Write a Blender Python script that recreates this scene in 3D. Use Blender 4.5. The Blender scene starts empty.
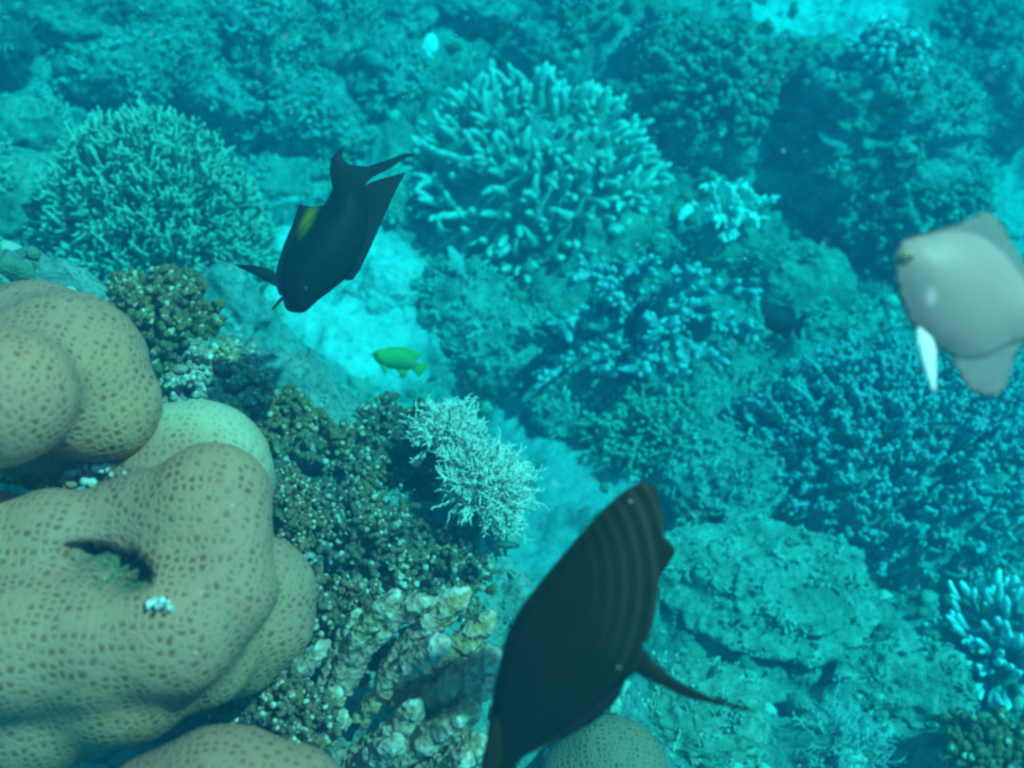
import bpy, bmesh, math, random
import numpy as np
from mathutils import Vector, Matrix
from mathutils.geometry import delaunay_2d_cdt

R_ = math.radians
sc = bpy.context.scene
col = sc.collection

# ------------------------------------------------------------------ camera
W, H = 1024, 768
HFOV = 52.0
CAM_Z = 1.3
F = W / 2 / math.tan(R_(HFOV / 2))
cam_d = bpy.data.cameras.new('camera')
cam = bpy.data.objects.new('camera', cam_d)
col.objects.link(cam)
cam.location = (0, 0, CAM_Z)
cam.rotation_euler = (R_(45), 0, 0)
cam_d.sensor_width = 36
cam_d.lens = 36 / 2 / math.tan(R_(HFOV / 2))
cam_d.clip_start = 0.02
cam_d.clip_end = 200
cam_d.dof.use_dof = True
cam_d.dof.focus_distance = 0.85
cam_d.dof.aperture_fstop = 6.3
sc.camera = cam

# ------------------------------------------------------------------ daylight
SUN_EL, SUN_AZ = 60.0, 100.0           # azimuth clockwise from +Y (away from the camera), to the right
wd = bpy.data.worlds.new('World')
sc.world = wd
wd.use_nodes = True
nt = wd.node_tree
bg = nt.nodes['Background']
sky = nt.nodes.new('ShaderNodeTexSky')
sky.sky_type = 'NISHITA'
sky.sun_disc = False
sky.sun_elevation = R_(SUN_EL)
sky.sun_rotation = R_(SUN_AZ)
nt.links.new(sky.outputs[0], bg.inputs[0])
bg.inputs[1].default_value = 0.125
sd = bpy.data.lights.new('sun', 'SUN')
sd.energy = 5.0
sd.angle = R_(1.0)
sd.color = (1.0, 0.96, 0.9)
sun = bpy.data.objects.new('sun', sd)
col.objects.link(sun)
_to = Vector((math.sin(R_(SUN_AZ)) * math.cos(R_(SUN_EL)), math.cos(R_(SUN_AZ)) * math.cos(R_(SUN_EL)), math.sin(R_(SUN_EL))))
sun.rotation_euler = _to.to_track_quat('Z', 'Y').to_euler()
sun.location = _to * 10
sc.view_settings.view_transform = 'Standard'
sc.view_settings.look = 'None'
sc.view_settings.gamma = 1
sc.view_settings.use_curve_mapping = False
sc.view_settings.exposure = 0.26
sc.cycles.volume_bounces = 1
sc.cycles.max_bounces = 6
sc.cycles.diffuse_bounces = 3
sc.cycles.use_denoising = True
sc.cycles.filter_width = 2.6

# ------------------------------------------------------------------ helpers
RIGHT = np.array([1, 0, 0.0])
UP = np.array([0, math.sin(R_(45)), math.cos(R_(45))])
FWD = np.array([0, math.cos(R_(45)), -math.sin(R_(45))])
CAM = np.array([0, 0, CAM_Z])


def at(px, py, d):
    """World point seen at a pixel, d metres along the view axis."""
    return CAM + d * (FWD + RIGHT * (px - W / 2) / F - UP * (py - H / 2) / F)


def _hash(ix, iy, iz, seed):
    n = (ix * 374761393 + iy * 668265263 + iz * 2147483647 + seed * 974711) & 0xffffffff
    n = ((n ^ (n >> 13)) * 1274126177) & 0xffffffff
    n = ((n ^ (n >> 16)) * 2246822519) & 0xffffffff
    return ((n ^ (n >> 15)) & 0xffff) / 65535.0


def noise(p, seed=0):
    """Value noise in -1..1 at the rows of p (n x 3)."""
    i = np.floor(p).astype(np.int64)
    f = p - i
    f = f * f * f * (f * (f * 6 - 15) + 10)
    out = 0
    for dx in (0, 1):
        for dy in (0, 1):
            for dz in (0, 1):
                w = (f[:, 0] if dx else 1 - f[:, 0]) * (f[:, 1] if dy else 1 - f[:, 1]) * (f[:, 2] if dz else 1 - f[:, 2])
                out = out + w * _hash(i[:, 0] + dx, i[:, 1] + dy, i[:, 2] + dz, seed)
    return out * 2 - 1


def fbm(p, octs=4, seed=0, gain=0.5, ridged=False):
    a, s, out = 1.0, 0, 0
    for o in range(octs):
        n = noise(p * 2.03 ** o + 17.3 * o, seed + o)
        if ridged:
            n = 1 - 2 * np.abs(n)
        out = out + a * n
        s += a
        a *= gain
    return out / s


def link(o, parent=None):
    col.objects.link(o)
    if parent is not None:
        o.parent = parent
    return o


def mesh_obj(name, v, f, mat, parent=None, attrs=None, smooth=True, loc=None):
    """One mesh object; v in world coordinates, re-centred on loc (or on the parent)."""
    v = np.asarray(v, float)
    org = np.array(parent.location if parent is not None else (loc if loc is not None else v.mean(0)))
    me = bpy.data.meshes.new(name)
    me.from_pydata((v - org).tolist(), [], f)
    if smooth:
        me.polygons.foreach_set('use_smooth', [True] * len(me.polygons))
    for k, a in (attrs or {}).items():
        at_ = me.attributes.new(k, 'FLOAT', 'POINT')
        at_.data.foreach_set('value', np.asarray(a, np.float32))
    me.materials.append(mat)
    me.update()
    o = bpy.data.objects.new(name, me)
    if parent is None:
        o.location = org
    return link(o, parent)


def tag(o, label, cat, group=None, kind=None):
    if label:
        o['label'] = label
    if cat:
        o['category'] = cat
    if group:
        o['group'] = group
    if kind:
        o['kind'] = kind
    return o


def thing(name, loc, label, cat, group=None):
    o = bpy.data.objects.new(name, None)
    o.empty_display_size = 0.05
    o.location = tuple(loc)
    link(o)
    return tag(o, label, cat, group)


class MB:
    def __init__(s):
        s.v, s.f, s.t, s.n = [], [], [], 0

    def tube(s, pts, rad, seg=8, tips=None, cap=True):
        pts = np.asarray(pts, float)
        k = len(pts)
        d = np.gradient(pts, axis=0)
        d /= np.linalg.norm(d, axis=1)[:, None] + 1e-9
        ref = np.array([0, 0, 1.0]) if abs(d[0][2]) < 0.9 else np.array([1.0, 0, 0])
        a = np.cross(d, ref)
        a /= np.linalg.norm(a, axis=1)[:, None] + 1e-9
        b = np.cross(d, a)
        th = np.arange(seg) * 2 * math.pi / seg
        ring = (pts[:, None, :] + np.asarray(rad)[:, None, None] *
                (np.cos(th)[None, :, None] * a[:, None, :] + np.sin(th)[None, :, None] * b[:, None, :]))
        s.v.append(ring.reshape(-1, 3))
        tt = np.linspace(0, 1, k) if tips is None else np.asarray(tips)
        s.t.append(np.repeat(tt, seg))
        n = s.n
        for i in range(k - 1):
            for j in range(seg):
                j2 = (j + 1) % seg
                s.f.append((n + i * seg + j, n + i * seg + j2, n + (i + 1) * seg + j2, n + (i + 1) * seg + j))
        s.f.append(tuple(n + (k - 1) * seg + j for j in range(seg)))
        s.n += k * seg

    def blob(s, c, r, sub=1, amp=0.15, rng=None, tip=1.0):
        v, f = ico(sub)
        if rng is not None:
            v = v * (1 + amp * rng.standard_normal((len(v), 1)))
        s.v.append(v * np.asarray(r) + np.asarray(c))
        s.t.append(np.full(len(v), tip) if np.isscalar(tip) else tip)
        s.f += [tuple(int(q) + s.n for q in t) for t in f]
        s.n += len(v)

    def build(s, name, mat, parent=None, loc=None, smooth=True):
        return mesh_obj(name, np.concatenate(s.v), s.f, mat, parent, {'tip': np.concatenate(s.t)}, smooth, loc)


_ico = {}


def ico(sub):
    if sub not in _ico:
        bm = bmesh.new()
        bmesh.ops.create_icosphere(bm, subdivisions=sub, radius=1)
        bm.verts.ensure_lookup_table()
        _ico[sub] = (np.array([v.co[:] for v in bm.verts]), [[v.index for v in f.verts] for f in bm.faces])
        bm.free()
    return _ico[sub]


def unit(v):
    v = np.asarray(v, float)
    return v / (np.linalg.norm(v) + 1e-12)


def cone_dirs(n, axis, spread, rng, jit=0.25):
    """n directions spread evenly over a cap of half angle `spread` degrees about axis."""
    axis = unit(axis)
    u = unit(np.cross(axis, [0.3, 0.9, 0.1]))
    w = np.cross(axis, u)
    out = []
    cm = math.cos(R_(spread))
    for i in range(n):
        c = 1 - (1 - cm) * (i + 0.5) / n
        s_ = math.sqrt(max(0, 1 - c * c))
        ph = i * 2.399963 + rng.normal() * jit
        out.append(unit(axis * c + s_ * (math.cos(ph) * u + math.sin(ph) * w) + rng.normal(0, jit * 0.35, 3)))
    return out


# ------------------------------------------------------------------ materials
def new_mat(name):
    m = bpy.data.materials.new(name)
    m.use_nodes = True
    t = m.node_tree
    b = t.nodes['Principled BSDF']
    b.inputs['Roughness'].default_value = 0.85
    b.inputs['Specular IOR Level'].default_value = 0.15
    return m, t, b


def N(t, kind, **kw):
    n = t.nodes.new(kind)
    for k, v in kw.items():
        if k in n.inputs.keys():
            n.inputs[k].default_value = v
        else:
            setattr(n, k, v)
    return n


def ramp(t, fac, stops):
    n = t.nodes.new('ShaderNodeValToRGB')
    while len(n.color_ramp.elements) < len(stops):
        n.color_ramp.elements.new(0.5)
    for e, (p, c) in zip(n.color_ramp.elements, stops):
        e.position = p
        e.color = (*c, 1) if len(c) == 3 else c
    t.links.new(fac, n.inputs[0])
    return n.outputs[0]


def mix(t, fac, a, b, mode='MIX'):
    n = t.nodes.new('ShaderNodeMix')
    n.data_type = 'RGBA'
    n.blend_type = mode
    for sock, v in ((n.inputs[0], fac), (n.inputs[6], a), (n.inputs[7], b)):
        if hasattr(v, 'is_linked') or isinstance(v, bpy.types.NodeSocket):
            t.links.new(v, sock)
        elif isinstance(v, (int, float)):
            sock.default_value = v
        else:
            sock.default_value = (*v, 1)
    return n.outputs[2]


def objco(t):
    return t.nodes.new('ShaderNodeTexCoord').outputs['Object']


def bump(t, b, height, strength, dist, prev=None):
    n = t.nodes.new('ShaderNodeBump')
    n.inputs['Strength'].default_value = strength
    n.inputs['Distance'].default_value = dist
    t.links.new(height, n.inputs['Height'])
    if prev is not None:
        t.links.new(prev, n.inputs['Normal'])
    t.links.new(n.outputs[0], b.inputs['Normal'])
    return n.outputs[0]


def tex_noise(t, co, scale, detail=5, rough=0.6):
    n = N(t, 'ShaderNodeTexNoise', Scale=scale, Detail=detail, Roughness=rough)
    t.links.new(co, n.inputs['Vector'])
    return n.outputs['Fac']


def tex_vor(t, co, scale, out='Distance', rnd=1.0, feature='F1'):
    n = N(t, 'ShaderNodeTexVoronoi', Scale=scale, Randomness=rnd)
    n.feature = feature
    t.links.new(co, n.inputs['Vector'])
    return n.outputs[out]


def attr(t, name):
    n = t.nodes.new('ShaderNodeAttribute')
    n.attribute_name = name
    return n.outputs['Fac']


def rock_mat(name, dark, mid, pale, seed=0.0, scale=9.0, patch=None):
    m, t, b = new_mat(name)
    co0 = objco(t)
    mp = N(t, 'ShaderNodeMapping')
    mp.inputs['Location'].default_value = (seed, seed * 1.7, -seed)
    t.links.new(co0, mp.inputs[0])
    co = mp.outputs[0]
    n1 = tex_noise(t, co, scale, 6, 0.65)
    c = ramp(t, n1, [(0.32, dark), (0.5, mid), (0.68, pale)])
    n2 = tex_noise(t, co, scale * 4.3, 4, 0.6)
    c = mix(t, ramp(t, n2, [(0.52, (0, 0, 0)), (0.66, (0.75, 0.75, 0.75))]), c, pale)
    n3 = tex_vor(t, co, scale * 7)
    c = mix(t, ramp(t, n3, [(0.0, (0.65, 0.65, 0.65)), (0.28, (0, 0, 0))]), c, dark)
    if patch:
        n4 = tex_noise(t, co, scale * 0.5, 3, 0.5)
        c = mix(t, ramp(t, n4, [(0.55, (0, 0, 0)), (0.65, (0.8, 0.8, 0.8))]), c, patch)
    t.links.new(c, b.inputs['Base Color'])
    n5 = tex_noise(t, co, 130, 4, 0.65)
    c = mix(t, ramp(t, n5, [(0.38, (0.6, 0.6, 0.6)), (0.52, (0, 0, 0))]), c, dark)
    t.links.new(c, b.inputs['Base Color'])
    p = bump(t, b, tex_noise(t, co, 38, 6, 0.7), 0.9, 0.02)
    p = bump(t, b, n5, 0.6, 0.008, p)
    bump(t, b, n3, 0.5, 0.008, p)
    return m


M = {}
M['rock'] = rock_mat('reef_rock_surface', (0.14, 0.17, 0.15), (0.34, 0.38, 0.33), (0.58, 0.60, 0.54), 0)
M['rock_pale'] = rock_mat('pale_rock_surface', (0.2, 0.22, 0.17), (0.42, 0.43, 0.35), (0.66, 0.64, 0.56), 3.1)
M['rock_green'] = rock_mat('algae_rock_surface', (0.12, 0.16, 0.12), (0.30, 0.37, 0.28), (0.52, 0.57, 0.46), 5.7)
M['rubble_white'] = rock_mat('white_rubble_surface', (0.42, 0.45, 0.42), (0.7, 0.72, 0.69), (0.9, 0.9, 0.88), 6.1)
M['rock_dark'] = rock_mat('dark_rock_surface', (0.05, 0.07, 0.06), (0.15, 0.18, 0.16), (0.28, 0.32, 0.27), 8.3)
M['rock_patch'] = rock_mat('blotched_rock_surface', (0.16, 0.18, 0.12), (0.36, 0.38, 0.28), (0.58, 0.56, 0.46), 4.4, 9, (0.34, 0.22, 0.16))


def coral_mat(name, base, tip, t0=0.55, t1=1.0, mottle=None, scale=60, bumps=(220, 0.5, 0.004), sss=0.0):
    """Coral skin: `base` colour on the stems running to the colony's paler growing `tip`s."""
    m, t, b = new_mat(name)
    co = objco(t)
    a = attr(t, 'tip')
    n = tex_noise(t, co, scale, 4, 0.6)
    c0 = mix(t, n, tuple(x * 0.6 for x in base), tuple(min(1, x * 1.35) for x in base))
    if mottle:
        n2 = tex_noise(t, co, scale * 0.35, 3, 0.5)
        c0 = mix(t, ramp(t, n2, [(0.48, (0, 0, 0)), (0.6, (1, 1, 1))]), c0, mottle)
    c = mix(t, ramp(t, a, [(t0, (0, 0, 0)), (t1, (1, 1, 1))]), c0, tip)
    t.links.new(c, b.inputs['Base Color'])
    bump(t, b, tex_vor(t, co, bumps[0]), bumps[1], bumps[2])
    return m


M['finger'] = coral_mat('finger_coral_skin', (0.36, 0.42, 0.35), (0.68, 0.70, 0.63), 0.5, 1.0)
M['finger_blue'] = coral_mat('bluish_finger_skin', (0.28, 0.36, 0.38), (0.9, 0.92, 0.92), 0.35, 0.95)
M['bush_green'] = coral_mat('green_bush_skin', (0.25, 0.32, 0.22), (0.44, 0.52, 0.41), 0.6, 1.0)
M['bush_blue'] = coral_mat('blue_bush_skin', (0.27, 0.36, 0.37), (0.42, 0.52, 0.54), 0.5, 1.0)
M['stag'] = coral_mat('staghorn_skin', (0.17, 0.27, 0.27), (0.42, 0.56, 0.58), 0.6, 1.0)
M['bush_dark'] = coral_mat('dark_bush_skin', (0.15, 0.21, 0.16), (0.36, 0.45, 0.36), 0.6, 1.0)
M['pocillo'] = coral_mat('cauliflower_coral_skin', (0.3, 0.34, 0.32), (0.8, 0.84, 0.84), 0.4, 1.0)
M['near_brown'] = coral_mat('brown_knob_skin', (0.36, 0.13, 0.05), (0.85, 0.50, 0.32), 0.75, 1.0, (0.22, 0.11, 0.05), 45)
M['near_green'] = coral_mat('green_knob_skin', (0.20, 0.10, 0.06), (0.85, 0.54, 0.42), 0.68, 1.0, (0.34, 0.13, 0.05), 45)
M['near_tan'] = coral_mat('tan_knob_skin', (0.58, 0.27, 0.19), (0.92, 0.64, 0.54), 0.6, 1.0, (0.55, 0.30, 0.11), 30)
M['soft'] = coral_mat('feathery_soft_coral_skin', (0.55, 0.36, 0.25), (0.95, 0.80, 0.70), 0.1, 0.9)
M['soft_far'] = coral_mat('pale_feather_skin', (0.36, 0.38, 0.36), (0.66, 0.66, 0.62), 0.2, 0.9)
M['crust'] = coral_mat('white_crust_skin', (0.5, 0.46, 0.4), (0.85, 0.8, 0.72), 0.2, 1.0)
M['dead'] = coral_mat('bleached_branch_skin', (0.55, 0.58, 0.52), (0.85, 0.86, 0.8), 0.1, 0.9)


def massive_mat(name, wall, pit, tint, scale=200):
    """Massive coral: close-set round corallites, brown cups in paler walls."""
    m, t, b = new_mat(name)
    co = objco(t)
    wn = N(t, 'ShaderNodeTexNoise', Scale=30.0, Detail=2.0)
    t.links.new(co, wn.inputs['Vector'])
    v = N(t, 'ShaderNodeVectorMath', operation='MULTIPLY_ADD')
    t.links.new(wn.outputs['Color'], v.inputs[0])
    v.inputs[1].default_value = (0.004,) * 3
    t.links.new(co, v.inputs[2])
    d = tex_vor(t, v.outputs[0], scale, rnd=0.55, feature='DISTANCE_TO_EDGE')
    big = tex_noise(t, co, 11, 3, 0.5)
    wc = mix(t, ramp(t, big, [(0.4, (0, 0, 0)), (0.62, (1, 1, 1))]), wall, tint)
    film = tex_noise(t, co, 24, 5, 0.7)
    wc = mix(t, ramp(t, film, [(0.5, (0, 0, 0)), (0.75, (0.5, 0.5, 0.5))]), wc, (0.34, 0.20, 0.14))
    pv = tex_noise(t, co, 50, 2, 0.5)
    pfac = mix(t, ramp(t, pv, [(0.35, (0.5, 0.5, 0.5)), (0.62, (1, 1, 1))]), (0, 0, 0),
               ramp(t, d, [(0.15, (0, 0, 0)), (0.34, (1, 1, 1))]))
    wc = mix(t, attr(t, 'margin'), wc, (0.62, 0.40, 0.25))
    pfac = mix(t, attr(t, 'margin'), pfac, mix(t, 0.55, pfac, (0, 0, 0)))
    c = mix(t, pfac, wc, pit)
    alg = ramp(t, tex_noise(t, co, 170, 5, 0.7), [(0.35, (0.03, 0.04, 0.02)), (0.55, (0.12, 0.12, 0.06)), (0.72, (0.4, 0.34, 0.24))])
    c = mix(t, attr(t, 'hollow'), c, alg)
    inv = N(t, 'ShaderNodeMath', operation='MULTIPLY')
    inv.inputs[1].default_value = -1.0
    t.links.new(d, inv.inputs[0])
    d = inv.outputs[0]
    t.links.new(c, b.inputs['Base Color'])
    b.inputs['Roughness'].default_value = 0.6
    bump(t, b, film, 0.25, 0.01, bump(t, b, d, 0.4, 0.005))
    return m


M['massive'] = massive_mat('massive_coral_skin', (0.52, 0.195, 0.12), (0.25, 0.07, 0.026), (0.58, 0.225, 0.11))
M['massive2'] = massive_mat('massive_coral_skin_brown', (0.50, 0.165, 0.11), (0.25, 0.065, 0.026), (0.53, 0.18, 0.10))

# ------------------------------------------------------------------ seabed
CTRL = [
    (20, 120, 2.0), (165, 270, 1.72), (40, 250, 1.55), (60, 20, 2.15), (200, -60, 2.35), (-150, -60, 2.2), (500, -60, 2.5), (300, 50, 2.25), (470, 20, 2.4), (590, 20, 2.4), (300, 190, 2.12), (340, 330, 1.9),
    (250, 300, 1.8), (430, 330, 1.88), (530, 240, 2.05), (530, 440, 1.74), (550, 590, 1.5), (640, 340, 1.85),
    (720, 60, 2.35), (820, 10, 2.75), (900, -60, 2.8), (660, -60, 2.5), (870, 160, 2.2), (980, 200, 2.4), (1000, 60, 2.75), (740, 260, 2.05), (850, 275, 2.3),
    (880, 480, 1.78), (1010, 560, 1.78), (720, 520, 1.62), (760, 640, 1.42), (690, 730, 1.15), (840, 760, 1.22),
    (985, 760, 1.16), (900, 690, 1.34), (985, 670, 1.45), (870, 570, 1.72), (620, 620, 1.42),
    (170, 370, 0.98), (250, 440, 0.95), (350, 500, 1.0), (430, 570, 1.05), (400, 690, 0.95), (300, 700, 0.86), (300, 385, 1.8), (400, 395, 1.85), (470, 440, 1.75), (215, 345, 1.5), (100, 600, 0.74),
    (100, 460, 0.80), (550, 770, 1.0), (615, 800, 0.95), (470, 520, 1.08), (-100, 500, 0.8), (200, 850, 0.66), (0, 330, 0.95),
    (-150, 300, 1.2), (-150, 150, 1.7), (500, 640, 1.08), (540, 660, 1.35),
]
CP = np.array([at(*c) for c in CTRL])


def base_h(x, y):
    x = np.atleast_1d(np.asarray(x, float))
    y = np.atleast_1d(np.asarray(y, float))
    num = np.full(x.shape, 0.02 * 0.35)
    den = np.full(x.shape, 0.35)
    for c in CP:
        d2 = (x - c[0]) ** 2 + (y - c[1]) ** 2
        w = np.exp(-d2 / 0.5) / (d2 + 0.0012) ** 1.8 * 0.004
        num = num + w * c[2]
        den = den + w
    return num / den


SANDS = [(822, 12, 75, 36, 2.75, 1), (325, 315, 112, 84, 1.9, 1), (545, 590, 55, 85, 1.5, .12), (1000, 230, 90, 90, 2.4, .5), (300, 190, 65, 30, 2.2, .7),  # last value: sand whiteness, with sunlight dapples painted into the colour
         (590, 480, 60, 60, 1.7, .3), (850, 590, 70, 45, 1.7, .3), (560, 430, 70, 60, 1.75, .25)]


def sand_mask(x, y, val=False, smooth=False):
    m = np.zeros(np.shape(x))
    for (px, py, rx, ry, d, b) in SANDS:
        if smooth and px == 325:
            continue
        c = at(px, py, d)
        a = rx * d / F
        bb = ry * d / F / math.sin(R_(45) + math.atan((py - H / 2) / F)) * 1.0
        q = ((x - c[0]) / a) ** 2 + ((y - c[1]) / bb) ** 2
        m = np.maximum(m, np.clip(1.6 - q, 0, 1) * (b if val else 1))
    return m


def seabed_h(x, y, fine=True):
    x = np.atleast_1d(np.asarray(x, float))
    y = np.atleast_1d(np.asarray(y, float))
    h = base_h(x, y)
    p = np.stack([x, y, np.zeros_like(x)], 1)
    s = sand_mask(x, y, False, True)
    k = 1 - 0.3 * s
    far = np.clip((np.abs(x) + np.abs(y)) / 12, 0, 1)
    h = h + k * 0.12 * fbm(p * 3.2 + 5, 3, 11) + far * 0.25 * fbm(p * 0.5, 2, 7)
    if fine:
        h = h + k * (0.045 * fbm(p * 11, 4, 21, 0.62, ridged=True) + 0.016 * fbm(p * 33, 3, 25, 0.6, ridged=True)) + 0.006 * fbm(p * 60, 3, 31)
    return h


def hit(px, py):
    """Where the view ray of a pixel first meets the seabed: (point, depth)."""
    ds = np.arange(0.45, 4.5, 0.012)
    P = np.array([at(px, py, d) for d in ds])
    hh = seabed_h(P[:, 0], P[:, 1], False)
    i = int(np.argmax(P[:, 2] <= hh))
    if P[i, 2] > hh[i]:
        i = len(ds) - 1
    return P[i], ds[i]


def seabed():
    def axis(lo, hi, step, far):
        a = list(np.arange(lo, hi + 1e-6, step))
        s, x = step, hi
        right = []
        while x < far[1]:
            s *= 1.25
            x += s
            right.append(x)
        s, x = step, lo
        left = []
        while x > far[0]:
            s *= 1.25
            x -= s
            left.append(x)
        return np.array(left[::-1] + a + right)
    xs = axis(-1.8, 1.8, 0.009, (-12, 12))
    ys = axis(0.0, 3.5, 0.009, (-9, 14))
    X, Y = np.meshgrid(xs, ys)
    x, y = X.ravel(), Y.ravel()
    z = seabed_h(x, y)
    nx = len(xs)
    i = np.arange(len(ys) - 1)[:, None] * nx + np.arange(nx - 1)[None, :]
    i = i.ravel()
    f = np.stack([i, i + 1, i + nx + 1, i + nx], 1).tolist()
    m, t, b = new_mat('seabed_surface')
    co = objco(t)
    n1 = tex_noise(t, co, 7, 6, 0.65)
    rock = ramp(t, n1, [(0.32, (0.14, 0.18, 0.15)), (0.5, (0.33, 0.38, 0.33)), (0.66, (0.56, 0.59, 0.52))])
    n2 = tex_noise(t, co, 33, 5, 0.65)
    rock = mix(t, ramp(t, n2, [(0.54, (0, 0, 0)), (0.66, (0.75, 0.75, 0.75))]), rock, (0.55, 0.56, 0.5))
    v = tex_vor(t, co, 55)
    rock = mix(t, ramp(t, v, [(0.02, (0.7, 0.7, 0.7)), (0.28, (0, 0, 0))]), rock, (0.06, 0.09, 0.06))
    n5 = tex_noise(t, co, 130, 4, 0.65)
    rock = mix(t, ramp(t, n5, [(0.38, (0.65, 0.65, 0.65)), (0.52, (0, 0, 0))]), rock, (0.08, 0.11, 0.08))
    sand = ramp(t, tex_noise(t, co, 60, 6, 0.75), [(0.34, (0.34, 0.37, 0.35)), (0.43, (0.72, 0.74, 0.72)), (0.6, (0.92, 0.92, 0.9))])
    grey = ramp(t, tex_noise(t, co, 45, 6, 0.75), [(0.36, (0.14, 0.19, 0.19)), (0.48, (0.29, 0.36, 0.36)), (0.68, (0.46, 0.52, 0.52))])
    sand = mix(t, attr(t, 'pale'), grey, sand)  # whiter sand also carries the painted sunlight, greyer sand lies outside it
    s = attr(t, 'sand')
    nz = tex_noise(t, co, 16, 5, 0.65)
    ad = N(t, 'ShaderNodeMath', operation='ADD')
    t.links.new(s, ad.inputs[0])
    t.links.new(nz, ad.inputs[1])
    c = mix(t, ramp(t, ad.outputs[0], [(0.86, (0, 0, 0)), (1.12, (1, 1, 1))]), rock, sand)
    t.links.new(c, b.inputs['Base Color'])
    p = bump(t, b, tex_noise(t, co, 60, 8, 0.75), 0.8, 0.015)
    p = bump(t, b, n5, 0.6, 0.008, p)
    bump(t, b, v, 0.3, 0.006, p)
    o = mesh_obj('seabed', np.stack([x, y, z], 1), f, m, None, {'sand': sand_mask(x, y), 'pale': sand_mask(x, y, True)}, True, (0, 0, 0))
    tag(o, 'rugged coral reef floor with pale sand between the growths', 'seabed', None, 'structure')


seabed()


def rubble():
    rng = np.random.default_rng(5)
    mb = MB()
    n = 9000
    v0, f0 = ico(1)
    xs = rng.uniform(-1.7, 1.7, n)
    ys = rng.uniform(0.1, 3.3, n)
    hs = seabed_h(xs, ys)
    dens = fbm(np.stack([xs, ys, xs * 0], 1) * 2.4, 2, 77)
    sm = sand_mask(xs, ys)
    for i in range(n):
        if dens[i] < -0.1 or (sm[i] > 0.4 and rng.random() < 0.45):
            continue
        r = 0.005 + 0.015 * rng.random() ** 4
        mb.blob((xs[i], ys[i], hs[i] + r * 0.2), r * rng.uniform(0.6, 1.5, 3), 1, 0.2, rng, rng.random())
    m = coral_mat('rubble_surface', (0.22, 0.25, 0.18), (0.6, 0.58, 0.5), 0.5, 1.0, (0.12, 0.16, 0.1), 40)
    o = mb.build('coral_rubble', m, None, (0, 0, 0))
    tag(o, 'loose knobs of coral rubble strewn over the reef floor', 'rubble', None, 'stuff')


rubble()


# ------------------------------------------------------------------ rocks
def rock_shape(c, r, seed, sub=5, amp=0.34, freq=1.6, layered=0.0, lumps=0.10):
    v, f = ico(sub)
    rng = np.random.default_rng(seed)
    off = rng.uniform(-50, 50, 3)
    d = 1 + amp * fbm(v * freq + off, 3, seed) + lumps * fbm(v * 5.5 + off, 4, seed + 9, 0.62, ridged=True)
    p = v * d[:, None]
    if layered:
        p[:, 2] += layered * np.sin(p[:, 2] * 11 + 2.5 * fbm(p * 1.5 + off, 2, seed + 3)) / 11
        k = 1 + layered * 0.22 * np.sin(p[:, 2] * 14 + 3 * noise(p * 1.3 + off, seed + 4))
        p[:, :2] *= k[:, None]
    p = p * np.asarray(r) + np.asarray(c)
    p += 0.006 * np.stack([fbm(p * 45 + k_, 3, seed + k_) for k_ in (0, 1, 2)], 1)
    return p, f


def rock(px, py, w, h, label, mat='rock', seed=1, name='reef_rock', cat='rock', group='lumpy rocks of the reef', lift=0.3, deep=None, sub=None, **kw):
    g, d = hit(px, py + 0.35 * h)
    if py < 135 and sub is None:
        h, lift, w = h * 1.25, 0.5, w * 1.05
        kw = dict(amp=0.45, lumps=0.2)
    rx, rz = w * d / F, h * d / F * 1.05
    ry = deep * d / F if deep else 0.5 * (rx + rz)
    c = g + np.array([0, 0, rz * lift]) + np.array([0, 0.3 * ry, 0])
    v, f = rock_shape(c, (rx, ry, rz), seed, sub=sub or 5, **kw)
    o = mesh_obj(name, v, f, M[mat], None, None, True, c)
    ROCKV.append((v, f))
    return tag(o, label, cat, group), c, (rx, ry, rz)


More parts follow.
